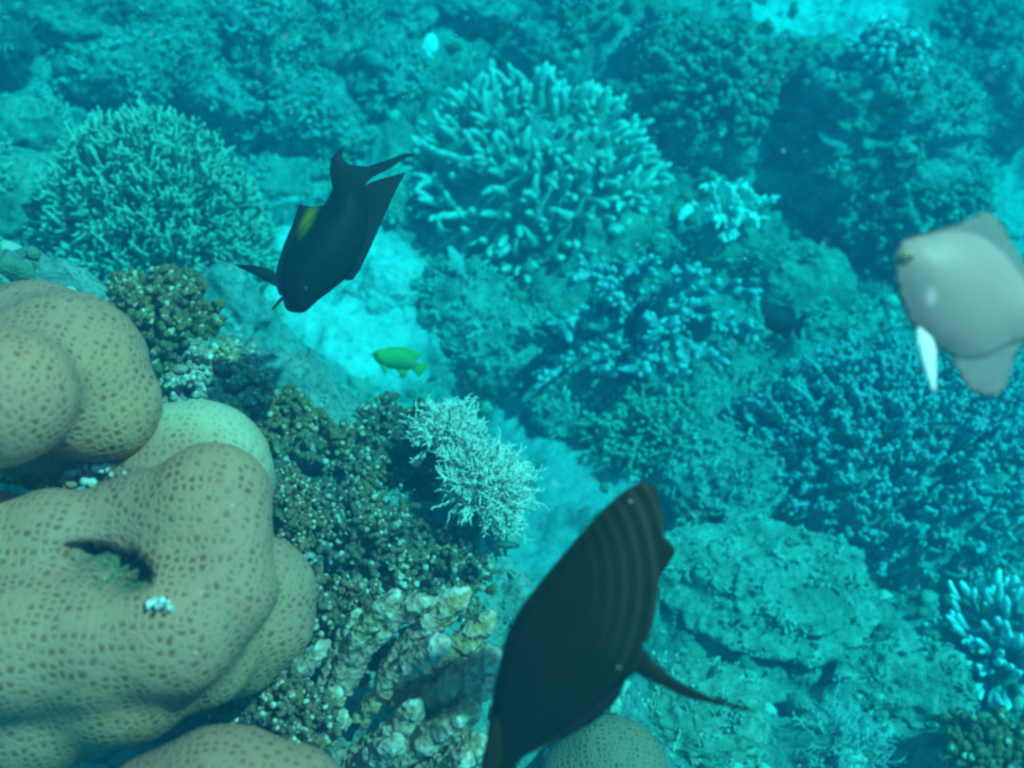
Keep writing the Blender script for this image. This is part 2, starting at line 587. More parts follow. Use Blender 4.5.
ROCKV = []
ROCKS = [
    (75, 28, 62, 30, 'broad knobbly rock in the top left corner of the reef', 'rock_green', 1),
    (150, 40, 48, 34, 'rounded rock overhanging the dark crack above the green bushy coral', 'rock_green', 2),
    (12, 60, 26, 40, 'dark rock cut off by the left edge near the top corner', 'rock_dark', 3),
    (25, 140, 45, 38, 'shaggy green rock under the long dark crack at the left edge', 'rock_green', 4),
    (30, 225, 72, 58, 'large mossy rock on the left edge beside the green bushy coral', 'rock_green', 5),
    (222, 28, 46, 36, 'smooth topped rock between the top left corner and the pale lumps', 'rock', 6),
    (285, 70, 46, 42, 'pale lumpy rock high above the dark surgeonfish', 'rock_pale', 7),
    (345, 52, 38, 42, 'tall pale rock right of the lumpy one above the surgeonfish tail', 'rock_pale', 8),
    (385, 95, 36, 36, 'rounded rock left of the tall finger coral', 'rock', 9),
    (400, 30, 34, 26, 'small dim rock behind the tiny white fish', 'rock', 10),
    (245, 120, 58, 34, 'low wide rock above the sandy ledge behind the surgeonfish', 'rock', 11),
    (470, 22, 46, 24, 'rock at the top edge behind the tall finger coral', 'rock', 13),
    (580, 28, 46, 30, 'swollen brownish rock at the top edge right of the finger coral', 'rock_patch', 14),
    (655, 85, 26, 38, 'upright knobbly rock right of the tall finger coral', 'rock_green', 15),
    (690, 140, 38, 34, 'small dark rock under the dark bushy coral at the top', 'rock', 16),
    (640, 125, 34, 24, 'low rock touching the right side of the finger coral', 'rock_green', 40),
    (800, 300, 56, 44, 'pitted pale rock beside the little dark fish', 'rock_green', 20),
    (828, 340, 36, 22, 'low rock under the cave left of the pale fish', 'rock', 21),
    (455, 310, 52, 34, 'lumpy rock below the finger coral and right of the surgeonfish', 'rock', 22),
    (500, 355, 56, 36, 'rock right of the green damselfish', 'rock', 23),
    (585, 245, 66, 30, 'shelf of rock at the foot of the finger coral', 'rock_green', 24),
    (490, 250, 66, 32, 'weathered rock under the front of the finger coral', 'rock_pale', 41),
    (585, 420, 60, 34, 'flat rock in front of the long staghorn branches', 'rock', 25),
    (665, 575, 34, 36, 'pinkish blotched rock right of the striped tang', 'rock_patch', 27),
    (800, 185, 46, 34, 'added pale rock lightening the shaded foot of the big mound, right of the smooth round boulder', 'rock_pale', 60),  # pale rock added to lighten the shadowed hollow beside the mound
    (1005, 120, 34, 40, 'sunlit pale rock at the right edge near the top', 'rock_pale', 30),
    (700, 330, 46, 30, 'dim rock between the staghorn branches and the little dark fish', 'rock', 31),
    (940, 180, 50, 40, 'rounded rock on the right slope behind the pale fish', 'rock', 32),
    (370, 210, 40, 26, 'flat rock under the tail of the dark surgeonfish', 'rock_pale', 33),
    (815, 100, 40, 28, 'rock just below the bright sand patch at the top', 'rock_green', 34),
    (630, 215, 40, 26, 'rock between the finger coral and the bleached branches', 'rock', 35),
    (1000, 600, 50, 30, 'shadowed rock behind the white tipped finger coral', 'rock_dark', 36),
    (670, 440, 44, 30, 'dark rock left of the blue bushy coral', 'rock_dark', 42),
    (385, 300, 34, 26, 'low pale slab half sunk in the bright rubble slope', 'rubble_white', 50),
    (110, 95, 50, 30, 'green lumpy rock under the dark crack left of the pale lumps', 'rock_green', 52),
    (320, 130, 44, 28, 'low pale rock just above the surgeonfish tail', 'rock', 53),
    (540, 60, 40, 26, 'dim rock behind the top of the tall finger coral', 'rock', 54),
    (195, 85, 40, 28, 'pale lump of rock above the green bushy coral', 'rock_pale', 55),
    (230, 320, 40, 50, 'shaded rock wall left of the bright sand slope', 'rock', 43),
]
for (px, py, w, h, lab, mt, sd_) in ROCKS:
    rock(px, py, w, h, lab, mt, sd_ * 13 + 1)

rock(300, 186, 58, 22, 'flat sand dusted ledge behind the dark surgeonfish', 'rock_pale', 12, 'rock_ledge', 'ledge', None, amp=0.2, lumps=0.03)
rock(740, 150, 32, 36, 'smooth round boulder coral left of the big mound', 'rock', 17, 'boulder_coral', 'coral', 'smooth boulder corals', amp=0.12, lumps=0.03)
rock(730, 258, 38, 28, 'smooth low boulder coral under the bleached branches', 'rock_pale', 18, 'boulder_coral', 'coral', 'smooth boulder corals', amp=0.12, lumps=0.03)
rock(868, 140, 96, 68, 'great shaggy mound of rock topped by a small white coral', 'rock', 19, 'reef_mound', 'rock', None, sub=6, amp=0.34, lumps=0.26, deep=80)
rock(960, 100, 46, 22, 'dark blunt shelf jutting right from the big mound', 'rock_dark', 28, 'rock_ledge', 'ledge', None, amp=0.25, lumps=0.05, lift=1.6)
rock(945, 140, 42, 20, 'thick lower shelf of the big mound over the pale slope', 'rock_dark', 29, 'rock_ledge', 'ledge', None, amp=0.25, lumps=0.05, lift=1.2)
rock(718, 500, 68, 52, 'rounded rubbly boulder in front of the blue bushy coral', 'rock', 26, 'reef_boulder', 'rock', None, amp=0.22, lumps=0.16, sub=6)
rock(762, 618, 104, 62, 'big layered boulder with a dark undercut right of the tang tail', 'rock_pale', 37, 'reef_boulder', 'rock', None, sub=6, amp=0.24, layered=0.5, lumps=0.10, lift=0.45)
rock(905, 695, 62, 36, 'pale lumpy boulder left of the white tipped finger coral', 'rock_pale', 38, 'reef_boulder', 'rock', None, amp=0.3, lumps=0.2)
rock(690, 735, 78, 44, 'speckled boulder in front of the tang tail at the bottom', 'rock_patch', 39, 'reef_boulder', 'rock', None, sub=6, amp=0.25, lumps=0.14)



def turf():
    """Short stubby turf over the rocks and the floor: thousands of tufts, one object."""
    rng = np.random.default_rng(15)
    mb = MB()
    spots = []
    for v, f in ROCKV:
        f = np.array(f)
        a, b_, c_ = v[f[:, 0]], v[f[:, 1]], v[f[:, 2]]
        nn = np.cross(b_ - a, c_ - a)
        ar = np.linalg.norm(nn, axis=1)
        nn = nn / (ar[:, None] + 1e-12)
        ctr = (a + b_ + c_) / 3
        ok = (nn[:, 2] > -0.1) & (nn @ FWD < 0.35)
        pr = ar * ok * (fbm(ctr * 9, 2, 44) > -0.08)
        cnt = int(min(420, pr.sum() * 0.5 * 2600))
        if cnt and pr.sum() > 0:
            for i in rng.choice(len(f), cnt, p=pr / pr.sum()):
                spots.append((ctr[i], nn[i]))
    n = 15000
    xs, ys = rng.uniform(-1.5, 1.6, n), rng.uniform(0.3, 3.2, n)
    hs = seabed_h(xs, ys)
    dn = fbm(np.stack([xs, ys, xs * 0], 1) * 3.1, 2, 91)
    sm = sand_mask(xs, ys)
    for i in range(n):
        if dn[i] > -0.05 and sm[i] < 0.25:
            spots.append((np.array([xs[i], ys[i], hs[i]]), np.array([0, -0.2, 1.0])))
    for p, nn in spots:
        s_ = 0.0062 * rng.uniform(0.6, 1.9) * float(np.clip(((p - CAM) @ FWD - 0.3) / 1.5, 0.4, 1.1))
        tp = rng.random() ** 2
        for k in range(rng.integers(3, 7)):
            d = unit(nn + rng.normal(0, 0.65, 3))
            q = p + rng.normal(0, s_ * 0.5, 3)
            L = s_ * rng.uniform(0.7, 1.5)
            r = s_ * rng.uniform(0.25, 0.42)
            mb.tube(np.array([q - d * L * 0.3, q + d * L * 0.6, q + d * L]), np.array([r, r * 0.95, r * 0.45]), 5, np.array([0, 0.5, 1.0]) * tp)
    m = coral_mat('turf_surface', (0.32, 0.37, 0.32), (0.66, 0.68, 0.62), 0.1, 1.0, (0.2, 0.26, 0.2), 30)
    o = mb.build('coral_turf', m, None, (0, 0, 0))
    tag(o, 'short stubby turf growing over rocks and floor', 'turf', None, 'stuff')
    print('turf tufts', len(spots))


turf()

# ------------------------------------------------------------------ massive corals (close, left)
def massive(lobes, label, mat, pits=(), name='massive_coral', voxel=0.006, squash=0.9, margin=None):
    bm = bmesh.new()
    pts = []
    for (px, py, d, r, *sq) in lobes:
        c = at(px, py, d)
        rr = r * d / F
        pts.append((c, rr))
        mt = Matrix.Translation(Vector(c)) @ Matrix.Diagonal((*(sq[0] if sq else (1, 1, squash)), 1))
        bmesh.ops.create_icosphere(bm, subdivisions=4, radius=rr, matrix=mt)
    me = bpy.data.meshes.new(name)
    bm.to_mesh(me)
    bm.free()
    tmp = bpy.data.objects.new('tmp', me)
    col.objects.link(tmp)
    md = tmp.modifiers.new('r', 'REMESH')
    md.mode = 'VOXEL'
    md.voxel_size = voxel
    sm = tmp.modifiers.new('s', 'SMOOTH')
    sm.factor = 0.5
    sm.iterations = 9
    dg = bpy.context.evaluated_depsgraph_get()
    dg.update()
    ev = tmp.evaluated_get(dg)
    m2 = ev.to_mesh()
    v = np.array([q.co[:] for q in m2.vertices])
    nrm = np.array([q.normal[:] for q in m2.vertices])
    f = [list(p.vertices) for p in m2.polygons]
    ev.to_mesh_clear()
    bpy.data.objects.remove(tmp)
    bpy.data.meshes.remove(me)
    v = v + nrm * (0.006 * fbm(v * 9, 2, 3) + 0.0022 * fbm(v * 30, 2, 4))[:, None]
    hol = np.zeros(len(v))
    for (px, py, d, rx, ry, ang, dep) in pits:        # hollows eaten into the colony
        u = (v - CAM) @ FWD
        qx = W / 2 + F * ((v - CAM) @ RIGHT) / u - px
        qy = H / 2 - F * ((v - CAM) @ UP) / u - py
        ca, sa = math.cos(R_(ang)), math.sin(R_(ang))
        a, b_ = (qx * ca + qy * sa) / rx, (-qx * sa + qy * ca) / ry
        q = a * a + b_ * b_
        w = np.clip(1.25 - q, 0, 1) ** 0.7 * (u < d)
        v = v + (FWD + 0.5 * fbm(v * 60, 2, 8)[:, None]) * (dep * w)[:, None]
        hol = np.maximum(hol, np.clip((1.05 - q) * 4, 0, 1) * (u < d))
    mg = np.zeros(len(v))                               # paler growing margin of the rear lobe
    if margin:
        px, py, d, r = margin
        q = np.linalg.norm(v - at(px, py, d), axis=1) / (r * d / F)
        mg = np.clip((1.12 - q) * 7, 0, 1) * np.clip(((v - CAM) @ FWD - d + 0.045) * 40, 0, 1)
    c = v.mean(0)
    c[2] = v[:, 2].min()
    o = mesh_obj(name, v, f, M[mat], None, {'margin': mg, 'hollow': hol}, True, c)
    return tag(o, label, 'coral', 'massive corals on the near ledge')


massive([(62, 368, 0.66, 88), (30, 340, 0.68, 72), (100, 400, 0.66, 62), (-40, 380, 0.66, 95), (60, 420, 0.7, 70),
         (8, 395, 0.585, 76), (-30, 400, 0.59, 80)],
        'tan double domed massive coral at the left edge, uppermost of the near ones', 'massive')
massive([(192, 478, 0.705, 82), (170, 475, 0.705, 76), (206, 502, 0.615, 66), (180, 515, 0.615, 60), (222, 545, 0.605, 58), (195, 555, 0.605, 60), (150, 520, 0.62, 56), (120, 525, 0.62, 50), (50, 545, 0.61, 60),
         (-20, 560, 0.61, 70), (215, 590, 0.60, 68), (170, 625, 0.59, 82), (100, 640, 0.585, 78), (30, 640, 0.585, 85), (-50, 630, 0.6, 100),
         (120, 670, 0.61, 84), (40, 690, 0.62, 88), (-40, 690, 0.63, 90), (200, 650, 0.62, 62),
         (258, 590, 0.66, 58), (262, 622, 0.66, 54), (240, 650, 0.66, 50), (150, 590, 0.64, 60), (60, 600, 0.65, 60)],
        'largest tan massive coral, folded around a dark eye shaped hollow', 'massive',
        pits=[(102, 568, 0.60, 46, 20, 18, 0.036)], margin=(185, 478, 0.705, 84))
massive([(215, 812, 0.555, 90), (160, 825, 0.555, 80), (280, 825, 0.56, 80), (320, 840, 0.56, 70)],
        'smooth brown massive coral rising from the bottom edge', 'massive2')
massive([(612, 772, 0.93, 56), (590, 785, 0.93, 52), (630, 790, 0.93, 44)],
        'small dotted massive coral half hidden below the striped tang', 'massive2')


# ------------------------------------------------------------------ branching corals
def surf_depth(px, py):
    bpy.context.view_layer.update()
    dv = unit(at(px, py, 1) - CAM)
    ok, loc, *_ = sc.ray_cast(bpy.context.evaluated_depsgraph_get(), Vector(CAM), Vector(dv))
    return float((np.array(loc) - CAM) @ FWD) if ok else 1.0


def arc(p0, p1, bend, n=5):
    t = np.linspace(0, 1, n)[:, None]
    return p0 * (1 - t) + p1 * t + bend * (t * (1 - t) * 4)


def finger_colony(px, py, R_px, label, mat, n=100, r_px=7.5, seed=1, extra=70, axis=(0, -0.25, 1), spread=88, name='finger_coral', ln=(0.30, 0.46), base_mat='rock'):
    rng = np.random.default_rng(seed)
    g, d = hit(px, py)
    R = R_px * d / F
    r = r_px * d / F
    root = thing(name, g, label, 'coral', 'finger corals')
    c = g + np.array([0, 0, R * 0.12])
    v, f = rock_shape(c, (R * 0.68, R * 0.66, R * 0.62), seed + 5, 4, 0.12, 1.6, 0, 0.1)
    mesh_obj('colony_base', v, f, M[base_mat], root)
    protos = []
    for k in range(7):                                # seven finger shapes, each used many times
        mb = MB()
        L = 1.0
        b = rng.normal(0, 0.07, 3)
        b[2] = 0
        P = arc(np.zeros(3), np.array([rng.normal(0, .06), rng.normal(0, .06), L]), b, 9)
        rad = np.array([1.1, 1.1, 1.08, 1.05, 1.02, 1.0, 0.97, 0.84, 0.42]) * (r / (R * 0.4)) * 1.0
        rad = rad * (1 + 0.10 * rng.standard_normal(9))
        mb.tube(P, rad, 10, np.linspace(0, 1, 9) ** 1.2)
        if k % 3 != 1:                                # a side knob
            q = P[4]
            s_ = np.array([rng.normal(), rng.normal(), 0])
            s_ = unit(s_)
            rr = rad[4]
            Q = arc(q, q + s_ * rr * 1.9 + np.array([0, 0, rr * 1.8]), s_ * rr * 0.3, 6)
            mb.tube(Q, np.array([0.9, 0.85, 0.8, 0.7, 0.5, 0.2]) * rr, 8, np.linspace(0.3, 1, 6))
        vv = np.concatenate(mb.v)
        me = bpy.data.meshes.new('branch')
        me.from_pydata(vv.tolist(), [], mb.f)
        me.polygons.foreach_set('use_smooth', [True] * len(me.polygons))
        a_ = me.attributes.new('tip', 'FLOAT', 'POINT')
        a_.data.foreach_set('value', np.concatenate(mb.t).astype(np.float32))
        me.materials.append(M[mat])
        protos.append(me)
    dirs = sorted(cone_dirs(n + extra, axis, spread, rng, 0.25), key=lambda q: q @ FWD - 0.5 * q[2])
    rest = MB()
    for di, dr in enumerate(dirs):
        L = R * rng.uniform(*ln) * 1.15
        lean = unit(dr + np.array([0, 0, 0.35]))
        p = c + dr * R * np.array([0.62, 0.6, 0.56])
        me = protos[rng.integers(7)]
        s_ = R * 0.4
        mw = (Matrix.Translation(Vector(p - g)) @ Vector(lean).to_track_quat('Z', 'Y').to_matrix().to_4x4()
                          @ Matrix.Rotation(rng.uniform(0, 6.28), 4, 'Z') @ Matrix.Diagonal((s_, s_, L * rng.uniform(0.85, 1.1), 1)))
        if di < 100:
            o = bpy.data.objects.new('branch', me)
            o.matrix_local = mw
            link(o, root)
        else:
            vv = np.array([q.co[:] for q in me.vertices]) @ np.array(mw.to_3x3()).T + np.array(mw.translation) + g
            rest.v.append(vv)
            rest.t.append(np.array([q.value for q in me.attributes['tip'].data]))
            rest.f += [tuple(i + rest.n for i in p_.vertices) for p_ in me.polygons]
            rest.n += len(vv)
    if rest.n:
        rest.build('branches', M[mat], root)['kind'] = 'stuff'
    return root


def bush(px, py, R_px, label, mat, n=160, r_px=3.0, seed=1, axis=(0, -0.2, 1), spread=85, side=3, side_len=0.22, knob=0.0, name='bushy_coral',
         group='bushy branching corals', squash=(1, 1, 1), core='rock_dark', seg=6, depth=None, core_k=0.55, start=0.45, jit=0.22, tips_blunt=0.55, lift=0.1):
    rng = np.random.default_rng(seed)
    g, d = hit(px, py)
    if depth:
        d = depth
        g = at(px, py, d)
    R = R_px * d / F
    r = r_px * d / F
    sq = np.array(squash)
    root = thing(name, g, label, 'coral', group)
    c = g + np.array([0, 0, R * lift])
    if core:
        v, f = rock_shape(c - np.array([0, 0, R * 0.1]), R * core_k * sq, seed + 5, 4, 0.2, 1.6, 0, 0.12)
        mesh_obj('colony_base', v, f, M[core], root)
    mb = MB()

    def stem(p0, p1, r0, r1, bend, tip0):
        P = arc(p0, p1, bend, 6)
        rad = np.linspace(r0, r1, 6)
        rad[-1] *= tips_blunt
        mb.tube(P, rad * (1 + 0.08 * rng.standard_normal(6)), seg, np.linspace(tip0, 1, 6))
    def stub(q, dv, kr, tp):
        L = kr * rng.uniform(1.4, 2.8)
        t = np.array([0, 0.45, 0.8, 0.95, 1.0])[:, None]
        mb.tube(q + dv * L * t + rng.normal(0, kr * 0.06, (5, 3)), kr * np.array([0.8, 0.85, 0.8, 0.55, 0.15]), seg, np.array([0.3, 0.6, 0.85, 1, 1]) * tp)
    for dr in cone_dirs(n, axis, spread, rng, jit):
        L = R * rng.uniform(0.82, 1.08)
        p0 = c + dr * sq * R * start
        p1 = c + unit(dr + np.array([0, 0, 0.12])) * sq * L
        stem(p0, p1, r * 1.35, r * 0.85, rng.normal(0, 0.03 * R, 3), 0.0)
        ax = unit(p1 - p0)
        for k in range(side):
            t = rng.uniform(0.35, 0.95)
            q = p0 * (1 - t) + p1 * t
            s_ = rng.standard_normal(3)
            s_ = unit(s_ - ax * (s_ @ ax))
            e = q + (s_ * 0.8 + ax * 0.75) * R * side_len * rng.uniform(0.6, 1.2)
            if knob:
                kr = r * knob * rng.uniform(0.5, 1.5)
                stub(q + s_ * r * 0.5, unit(s_ * 0.8 + ax * rng.uniform(0.3, 1.2)), kr, 0.25 + 0.75 * rng.random() ** 1.6)
            else:
                stem(q, e, r * 0.9, r * 0.6, s_ * R * 0.015, 0.4)
        if knob:
            for k in range(3):
                stub(p1 - ax * r, unit(ax + rng.normal(0, 0.7, 3)), r * knob * rng.uniform(0.6, 1.2), 0.4 + 0.6 * rng.random())
    mb.build('branches', M[mat], root)
    return root


finger_colony(533, 214, 150, 'tall pale finger coral with rounded fingers, in the upper middle', 'finger', 100, 3.8, 3, 230, ln=(0.17, 0.28))
finger_colony(1000, 665, 74, 'white tipped bluish finger coral cut off by the right edge', 'finger_blue', 100, 3.7, 8, 20, ln=(0.42, 0.62))
bush(168, 285, 132, 'large green bushy coral above the tan massive corals', 'bush_green', 850, 2.0, 5, (0.25, -0.3, 1), 97, 6, 0.09, jit=0.5, start=0.6, squash=(0.85, 0.85, 1.3), core_k=0.72, tips_blunt=0.8)
bush(882, 485, 152, 'wide blue bushy coral under the pale fish', 'bush_blue', 1050, 2.0, 6, (0, -0.35, 1), 96, 7, 0.08, squash=(1.08, 0.8, 0.9), knob=1.25, core_k=0.84, start=0.74, jit=0.6, core='rock')
bush(700, 105, 80, 'dark bushy coral at the top edge left of the bright sand', 'bush_dark', 170, 3.6, 7, (0, -0.3, 1), 92, 4, 0.2, knob=1.2, squash=(1, .9, .85))
bush(905, 225, 74, 'dull green bushy coral over the dark cave', 'bush_dark', 190, 3.0, 9, (0, -0.6, 0.8), 95, 5, 0.2, knob=1.3, depth=surf_depth(905, 215), squash=(1.1, .9, .8))
bush(960, 60, 60, 'dark blue bushy coral in the top right corner', 'bush_dark', 130, 3.4, 10, (0, -0.3, 1), 90, 3, 0.2, knob=1.2)
bush(640, 440, 60, 'low dim bushy coral below the staghorn branches', 'bush_dark', 130, 2.8, 12, (0, -0.3, 1), 90, 4, 0.2, squash=(1.2, 1, .7))
bush(887, 64, 36, 'small white cauliflower coral on top of the big mound', 'pocillo', 46, 3.2, 11, (0, -0.4, 1), 95, 3, 0.2, knob=1.3, depth=surf_depth(887, 60), name='cauliflower_coral', group='cauliflower corals', core_k=0.7)
bush(985, 765, 52, 'brown cauliflower coral at the bottom right corner', 'near_brown', 70, 3.5, 13, (0, -0.3, 1), 90, 3, 0.2, knob=1.4, name='cauliflower_coral', group='cauliflower corals')

# near ledge: knobbly corals between the massive corals and the drop
KN = dict(name='knobbly_coral', group='knobbly corals on the near ledge')
bush(160, 340, 66, 'golden knobbly coral right behind the uppermost massive coral', 'near_brown', 96, 4.3, 21, (0.1, -0.3, 1), 95, 11, 0.2, knob=0.85, **KN)
bush(215, 400, 60, 'pale speckled knobbly coral between the upper massive coral and the drop', 'near_tan', 96, 3.7, 22, (0.1, -0.3, 1), 95, 11, 0.2, knob=0.85, **KN)
bush(275, 440, 50, 'brown knobbly coral with one upright stub, beside the pale lobe', 'near_brown', 80, 3.9, 23, (0.1, -0.3, 1), 95, 11, 0.2, knob=0.85, **KN)
bush(283, 520, 46, 'dim knobbly coral wedged against the pale margin of the largest massive coral', 'near_green', 120, 3.4, 33, (0.1, -0.35, 1), 95, 11, 0.2, knob=0.85, depth=0.86, **KN)
bush(320, 485, 66, 'grey green knobbly coral right of the pale lobe', 'near_green', 128, 3.5, 24, (0.1, -0.3, 1), 95, 11, 0.2, knob=0.85, **KN)
bush(400, 482, 78, 'dark green knobbly coral just left of the white feathery coral', 'near_green', 144, 3.7, 25, (0.15, -0.3, 1), 95, 11, 0.2, knob=0.85, **KN)
bush(350, 570, 80, 'dark knobbly coral in the hollow right of the largest massive coral', 'near_green', 128, 3.9, 26, (0.1, -0.35, 1), 95, 11, 0.2, knob=0.85, **KN)
bush(430, 580, 60, 'dark knobbly coral below the white feathery coral', 'near_green', 96, 3.9, 27, (0.2, -0.3, 1), 95, 11, 0.2, knob=0.85, **KN)


bush(275, 730, 66, 'low speckled knobbly coral under the right side of the largest massive coral', 'near_green', 128, 3.9, 28, (0.1, -0.35, 1), 95, 11, 0.2, knob=0.85, depth=0.74, **KN)
bush(335, 640, 62, 'dark speckled knobbly coral touching the right lobe of the largest massive coral', 'near_green', 112, 3.9, 29, (0.1, -0.35, 1), 95, 11, 0.2, knob=0.85, depth=0.82, **KN)


def clubs(px, py, label, mat, arms, seed, d=0.75):
    """Stout club-shaped branches studded with knobs, fanning from one foot."""
    rng = np.random.default_rng(seed)
    g = at(px, py, d + 0.05)
    root = thing('club_coral', g, label, 'coral', 'club branched corals by the striped tang')
    for (x0, y0, x1, y1, dd, wpx) in arms:
        mb = MB()
        p0, p1 = at(x0, y0, d + 0.015), at(x1, y1, d + dd * 0.35)
        r = wpx * 0.78 * d / F
        P = arc(p0, p1, rng.normal(0, 0.006, 3), 9)
        P = arc(p0, p1, rng.normal(0, 0.006, 3), 34)
        tt = np.linspace(0, 1, 34)
        rad = np.interp(tt, [0, .3, .7, .85, .95, 1], [0.75, 0.9, 1.05, 1.0, 0.75, 0.25]) * r
        mb.tube(P, rad, 22, 0.15 + 0.55 * tt)
        v_ = mb.v[-1]
        cen = np.repeat(P, 22, 0)
        nz = fbm(v_ / r * 2.1 + seed, 2, seed, 0.4)
        lump = np.clip(0.5 + 1.1 * nz, 0, 1)
        mb.v[-1] = cen + (v_ - cen) * (0.72 + 0.56 * lump)[:, None]
        mb.t[-1] = np.clip(mb.t[-1] * 0.6 + 0.5 * lump, 0, 1)
        ax = unit(p1 - p0)
        mb.build('branch', M[mat], root)
    return root


clubs(420, 670, 'tan club coral with branches slanting up beside the striped tang', 'near_tan',
      [(330, 700, 400, 595, -.06, 13), (345, 690, 435, 600, -.03, 15), (380, 700, 470, 590, -.02, 17), (390, 700, 495, 612, 0, 17), (360, 720, 450, 640, -.07, 15), (420, 720, 505, 660, -.02, 15), (300, 680, 330, 640, -.02, 12), (350, 650, 400, 590, .03, 12),
       (400, 710, 500, 650, -.05, 17), (420, 690, 500, 680, -.06, 15), (320, 690, 360, 610, -.01, 11)], 31)
clubs(400, 745, 'pale club coral with stubby branches at the bottom edge', 'near_tan',
      [(330, 760, 420, 700, -.05, 16), (380, 775, 480, 705, -.05, 18), (400, 780, 490, 740, -.08, 17), (340, 780, 400, 740, -.1, 16),
       (300, 750, 340, 715, -.06, 12), (440, 790, 470, 755, -.1, 14), (290, 720, 330, 690, -.04, 10)], 32)


def feathers(px, py, R_px, label, mat, n=500, seed=1, axis=(0.3, -0.2, 1), depth=None, spread=95, r_px=0.9, group='feathery soft corals'):
    rng = np.random.default_rng(seed)
    g, d = hit(px, py)
    if depth:
        d = depth
        g = at(px, py, d)
    R = R_px * d / F
    root = thing('feathery_coral', g, label, 'coral', group)
    v, f = rock_shape(g, (R * 0.4, R * 0.4, R * 0.4), seed, 3, 0.2, 1.6, 0, 0.1)
    mesh_obj('stalk', v, f, M['rock_dark'], root)
    mb = MB()
    r = r_px * d / F
    for dr in cone_dirs(n, axis, spread, rng, 0.5):
        L = R * (rng.uniform(0.6, 1.0) + 0.25 * (rng.random() < 0.12))
        p0 = g + dr * R * 0.3
        p1 = g + dr * L
        ax = unit(p1 - p0)
        mb.tube(arc(p0, p1, rng.normal(0, 0.05 * R, 3), 5), np.array([1.5, 1.4, 1.2, 0.9, 0.4]) * r, 5, np.linspace(0, 0.9, 5))
        for k in range(8):
            t = 0.3 + 0.7 * k / 7
            q = p0 * (1 - t) + p1 * t
            s_ = rng.standard_normal(3)
            s_ = unit(s_ - ax * (s_ @ ax))
            e = q + (s_ * 0.7 + ax * 0.7) * R * rng.uniform(0.10, 0.2)
            mb.tube(arc(q, e, (ax - s_ * 0.5) * R * 0.015, 4), np.array([1.0, 0.9, 0.7, 0.3]) * r, 4, np.linspace(0.5, 1, 4))
    mb.build('plumes', M[mat], root)
    return root


feathers(482, 492, 52, 'white feathery soft coral at the edge of the near ledge', 'soft', 620, 41, (0.55, 0.1, 0.8), 1.02)
feathers(446, 440, 42, 'small cream feathery coral tucked above the larger white one', 'soft', 320, 42, (0.4, 0.2, 0.9), 1.05)
feathers(840, 760, 62, 'pale grey feathery coral at the bottom edge under the layered boulder', 'soft_far', 300, 43, (0, -0.3, 1), None, 95, 0.7)


def staghorn(px, py, label, arms, mat, seed=1, r_px=5.0, name='staghorn_coral', nb=16, bl=20, group=None, up=0.0):
    rng = np.random.default_rng(seed)
    d = surf_depth(px, py)
    g = at(px, py, d)
    root = thing(name, g, label, 'coral', group)
    for (x0, y0, d0, x1, y1, d1) in arms:
        mb = MB()
        p0, p1 = at(x0, y0, d + d0), at(x1, y1, d + d1 - up)
        r = r_px * d / F
        P = arc(p0, p1, rng.normal(0, 0.012, 3) + np.array([0, 0, 0.012]), 9)
        mb.tube(P, np.linspace(1.2, 0.65, 9) * np.array([1] * 8 + [0.5]) * r, 8, np.linspace(0, 1, 9))
        for k in range(nb):
            t = 0.12 + 0.86 * (k + rng.random()) / nb
            i = min(7, int(t * 8))
            ax = unit(P[i + 1] - P[i])
            q = P[i] * (1 - (t * 8 - i)) + P[i + 1] * (t * 8 - i)
            s_ = rng.standard_normal(3) + np.array([0, -0.2, 0.4])
            s_ = unit(s_ - ax * (s_ @ ax))
            L = bl * d / F * rng.uniform(0.5, 1.15)
            e = q + (s_ * 0.75 + ax * 0.6) * L
            rr = r * rng.uniform(0.5, 0.75)
            mb.tube(arc(q, e, s_ * L * 0.06, 6), rr * np.array([1.1, 1.05, 1, 0.9, 0.75, 0.35]), 7, np.linspace(0.3, 1, 6))
            for kk in range(2):
                if rng.random() < 0.6:
                    q2 = q * 0.45 + e * 0.55
                    s2 = unit(rng.standard_normal(3))
                    e2 = q2 + (s2 * 0.7 + unit(e - q) * 0.5) * L * 0.45
                    mb.tube(arc(q2, e2, s2 * L * 0.03, 5), rr * np.array([0.8, 0.78, 0.7, 0.55, 0.25]), 6, np.linspace(0.5, 1, 5))
        mb.build('branch', M[mat], root)
    return root


staghorn(640, 335, 'dim staghorn coral with long spreading branches, below the finger coral', [
    (620, 330, .05, 535, 388, -.05), (640, 320, .02, 755, 340, -.03), (640, 315, .02, 760, 300, 0), (620, 320, 0, 570, 280, -.1), (630, 315, 0, 640, 262, -.08),
    (640, 315, 0, 700, 268, -.06), (625, 330, .02, 600, 372, -.1), (640, 330, .02, 680, 380, -.1), (630, 320, 0, 610, 300, -.16), (640, 325, 0, 660, 330, -.17),
    (640, 320, 0, 690, 315, -.14), (620, 320, 0, 560, 330, -.1), (640, 325, 0, 720, 365, -.08), (630, 318, 0, 600, 265, -.02), (640, 330, 0, 640, 375, -.15)], 'stag', 51, 6.5, nb=22, bl=22, up=0.09)
staghorn(725, 225, 'bleached white branching coral above the smooth low boulder', [
    (725, 225, .02, 712, 182, -.04), (725, 225, .02, 732, 185, -.05), (728, 225, .02, 750, 188, -.03), (728, 228, .02, 775, 202, -.03),
    (725, 225, 0, 705, 215, -.06), (725, 222, 0, 742, 215, -.08), (725, 226, 0, 718, 238, -.06), (728, 226, 0, 755, 222, -.05)], 'dead', 52, 4.2, 'bleached_coral', 9, 15, up=0.03)

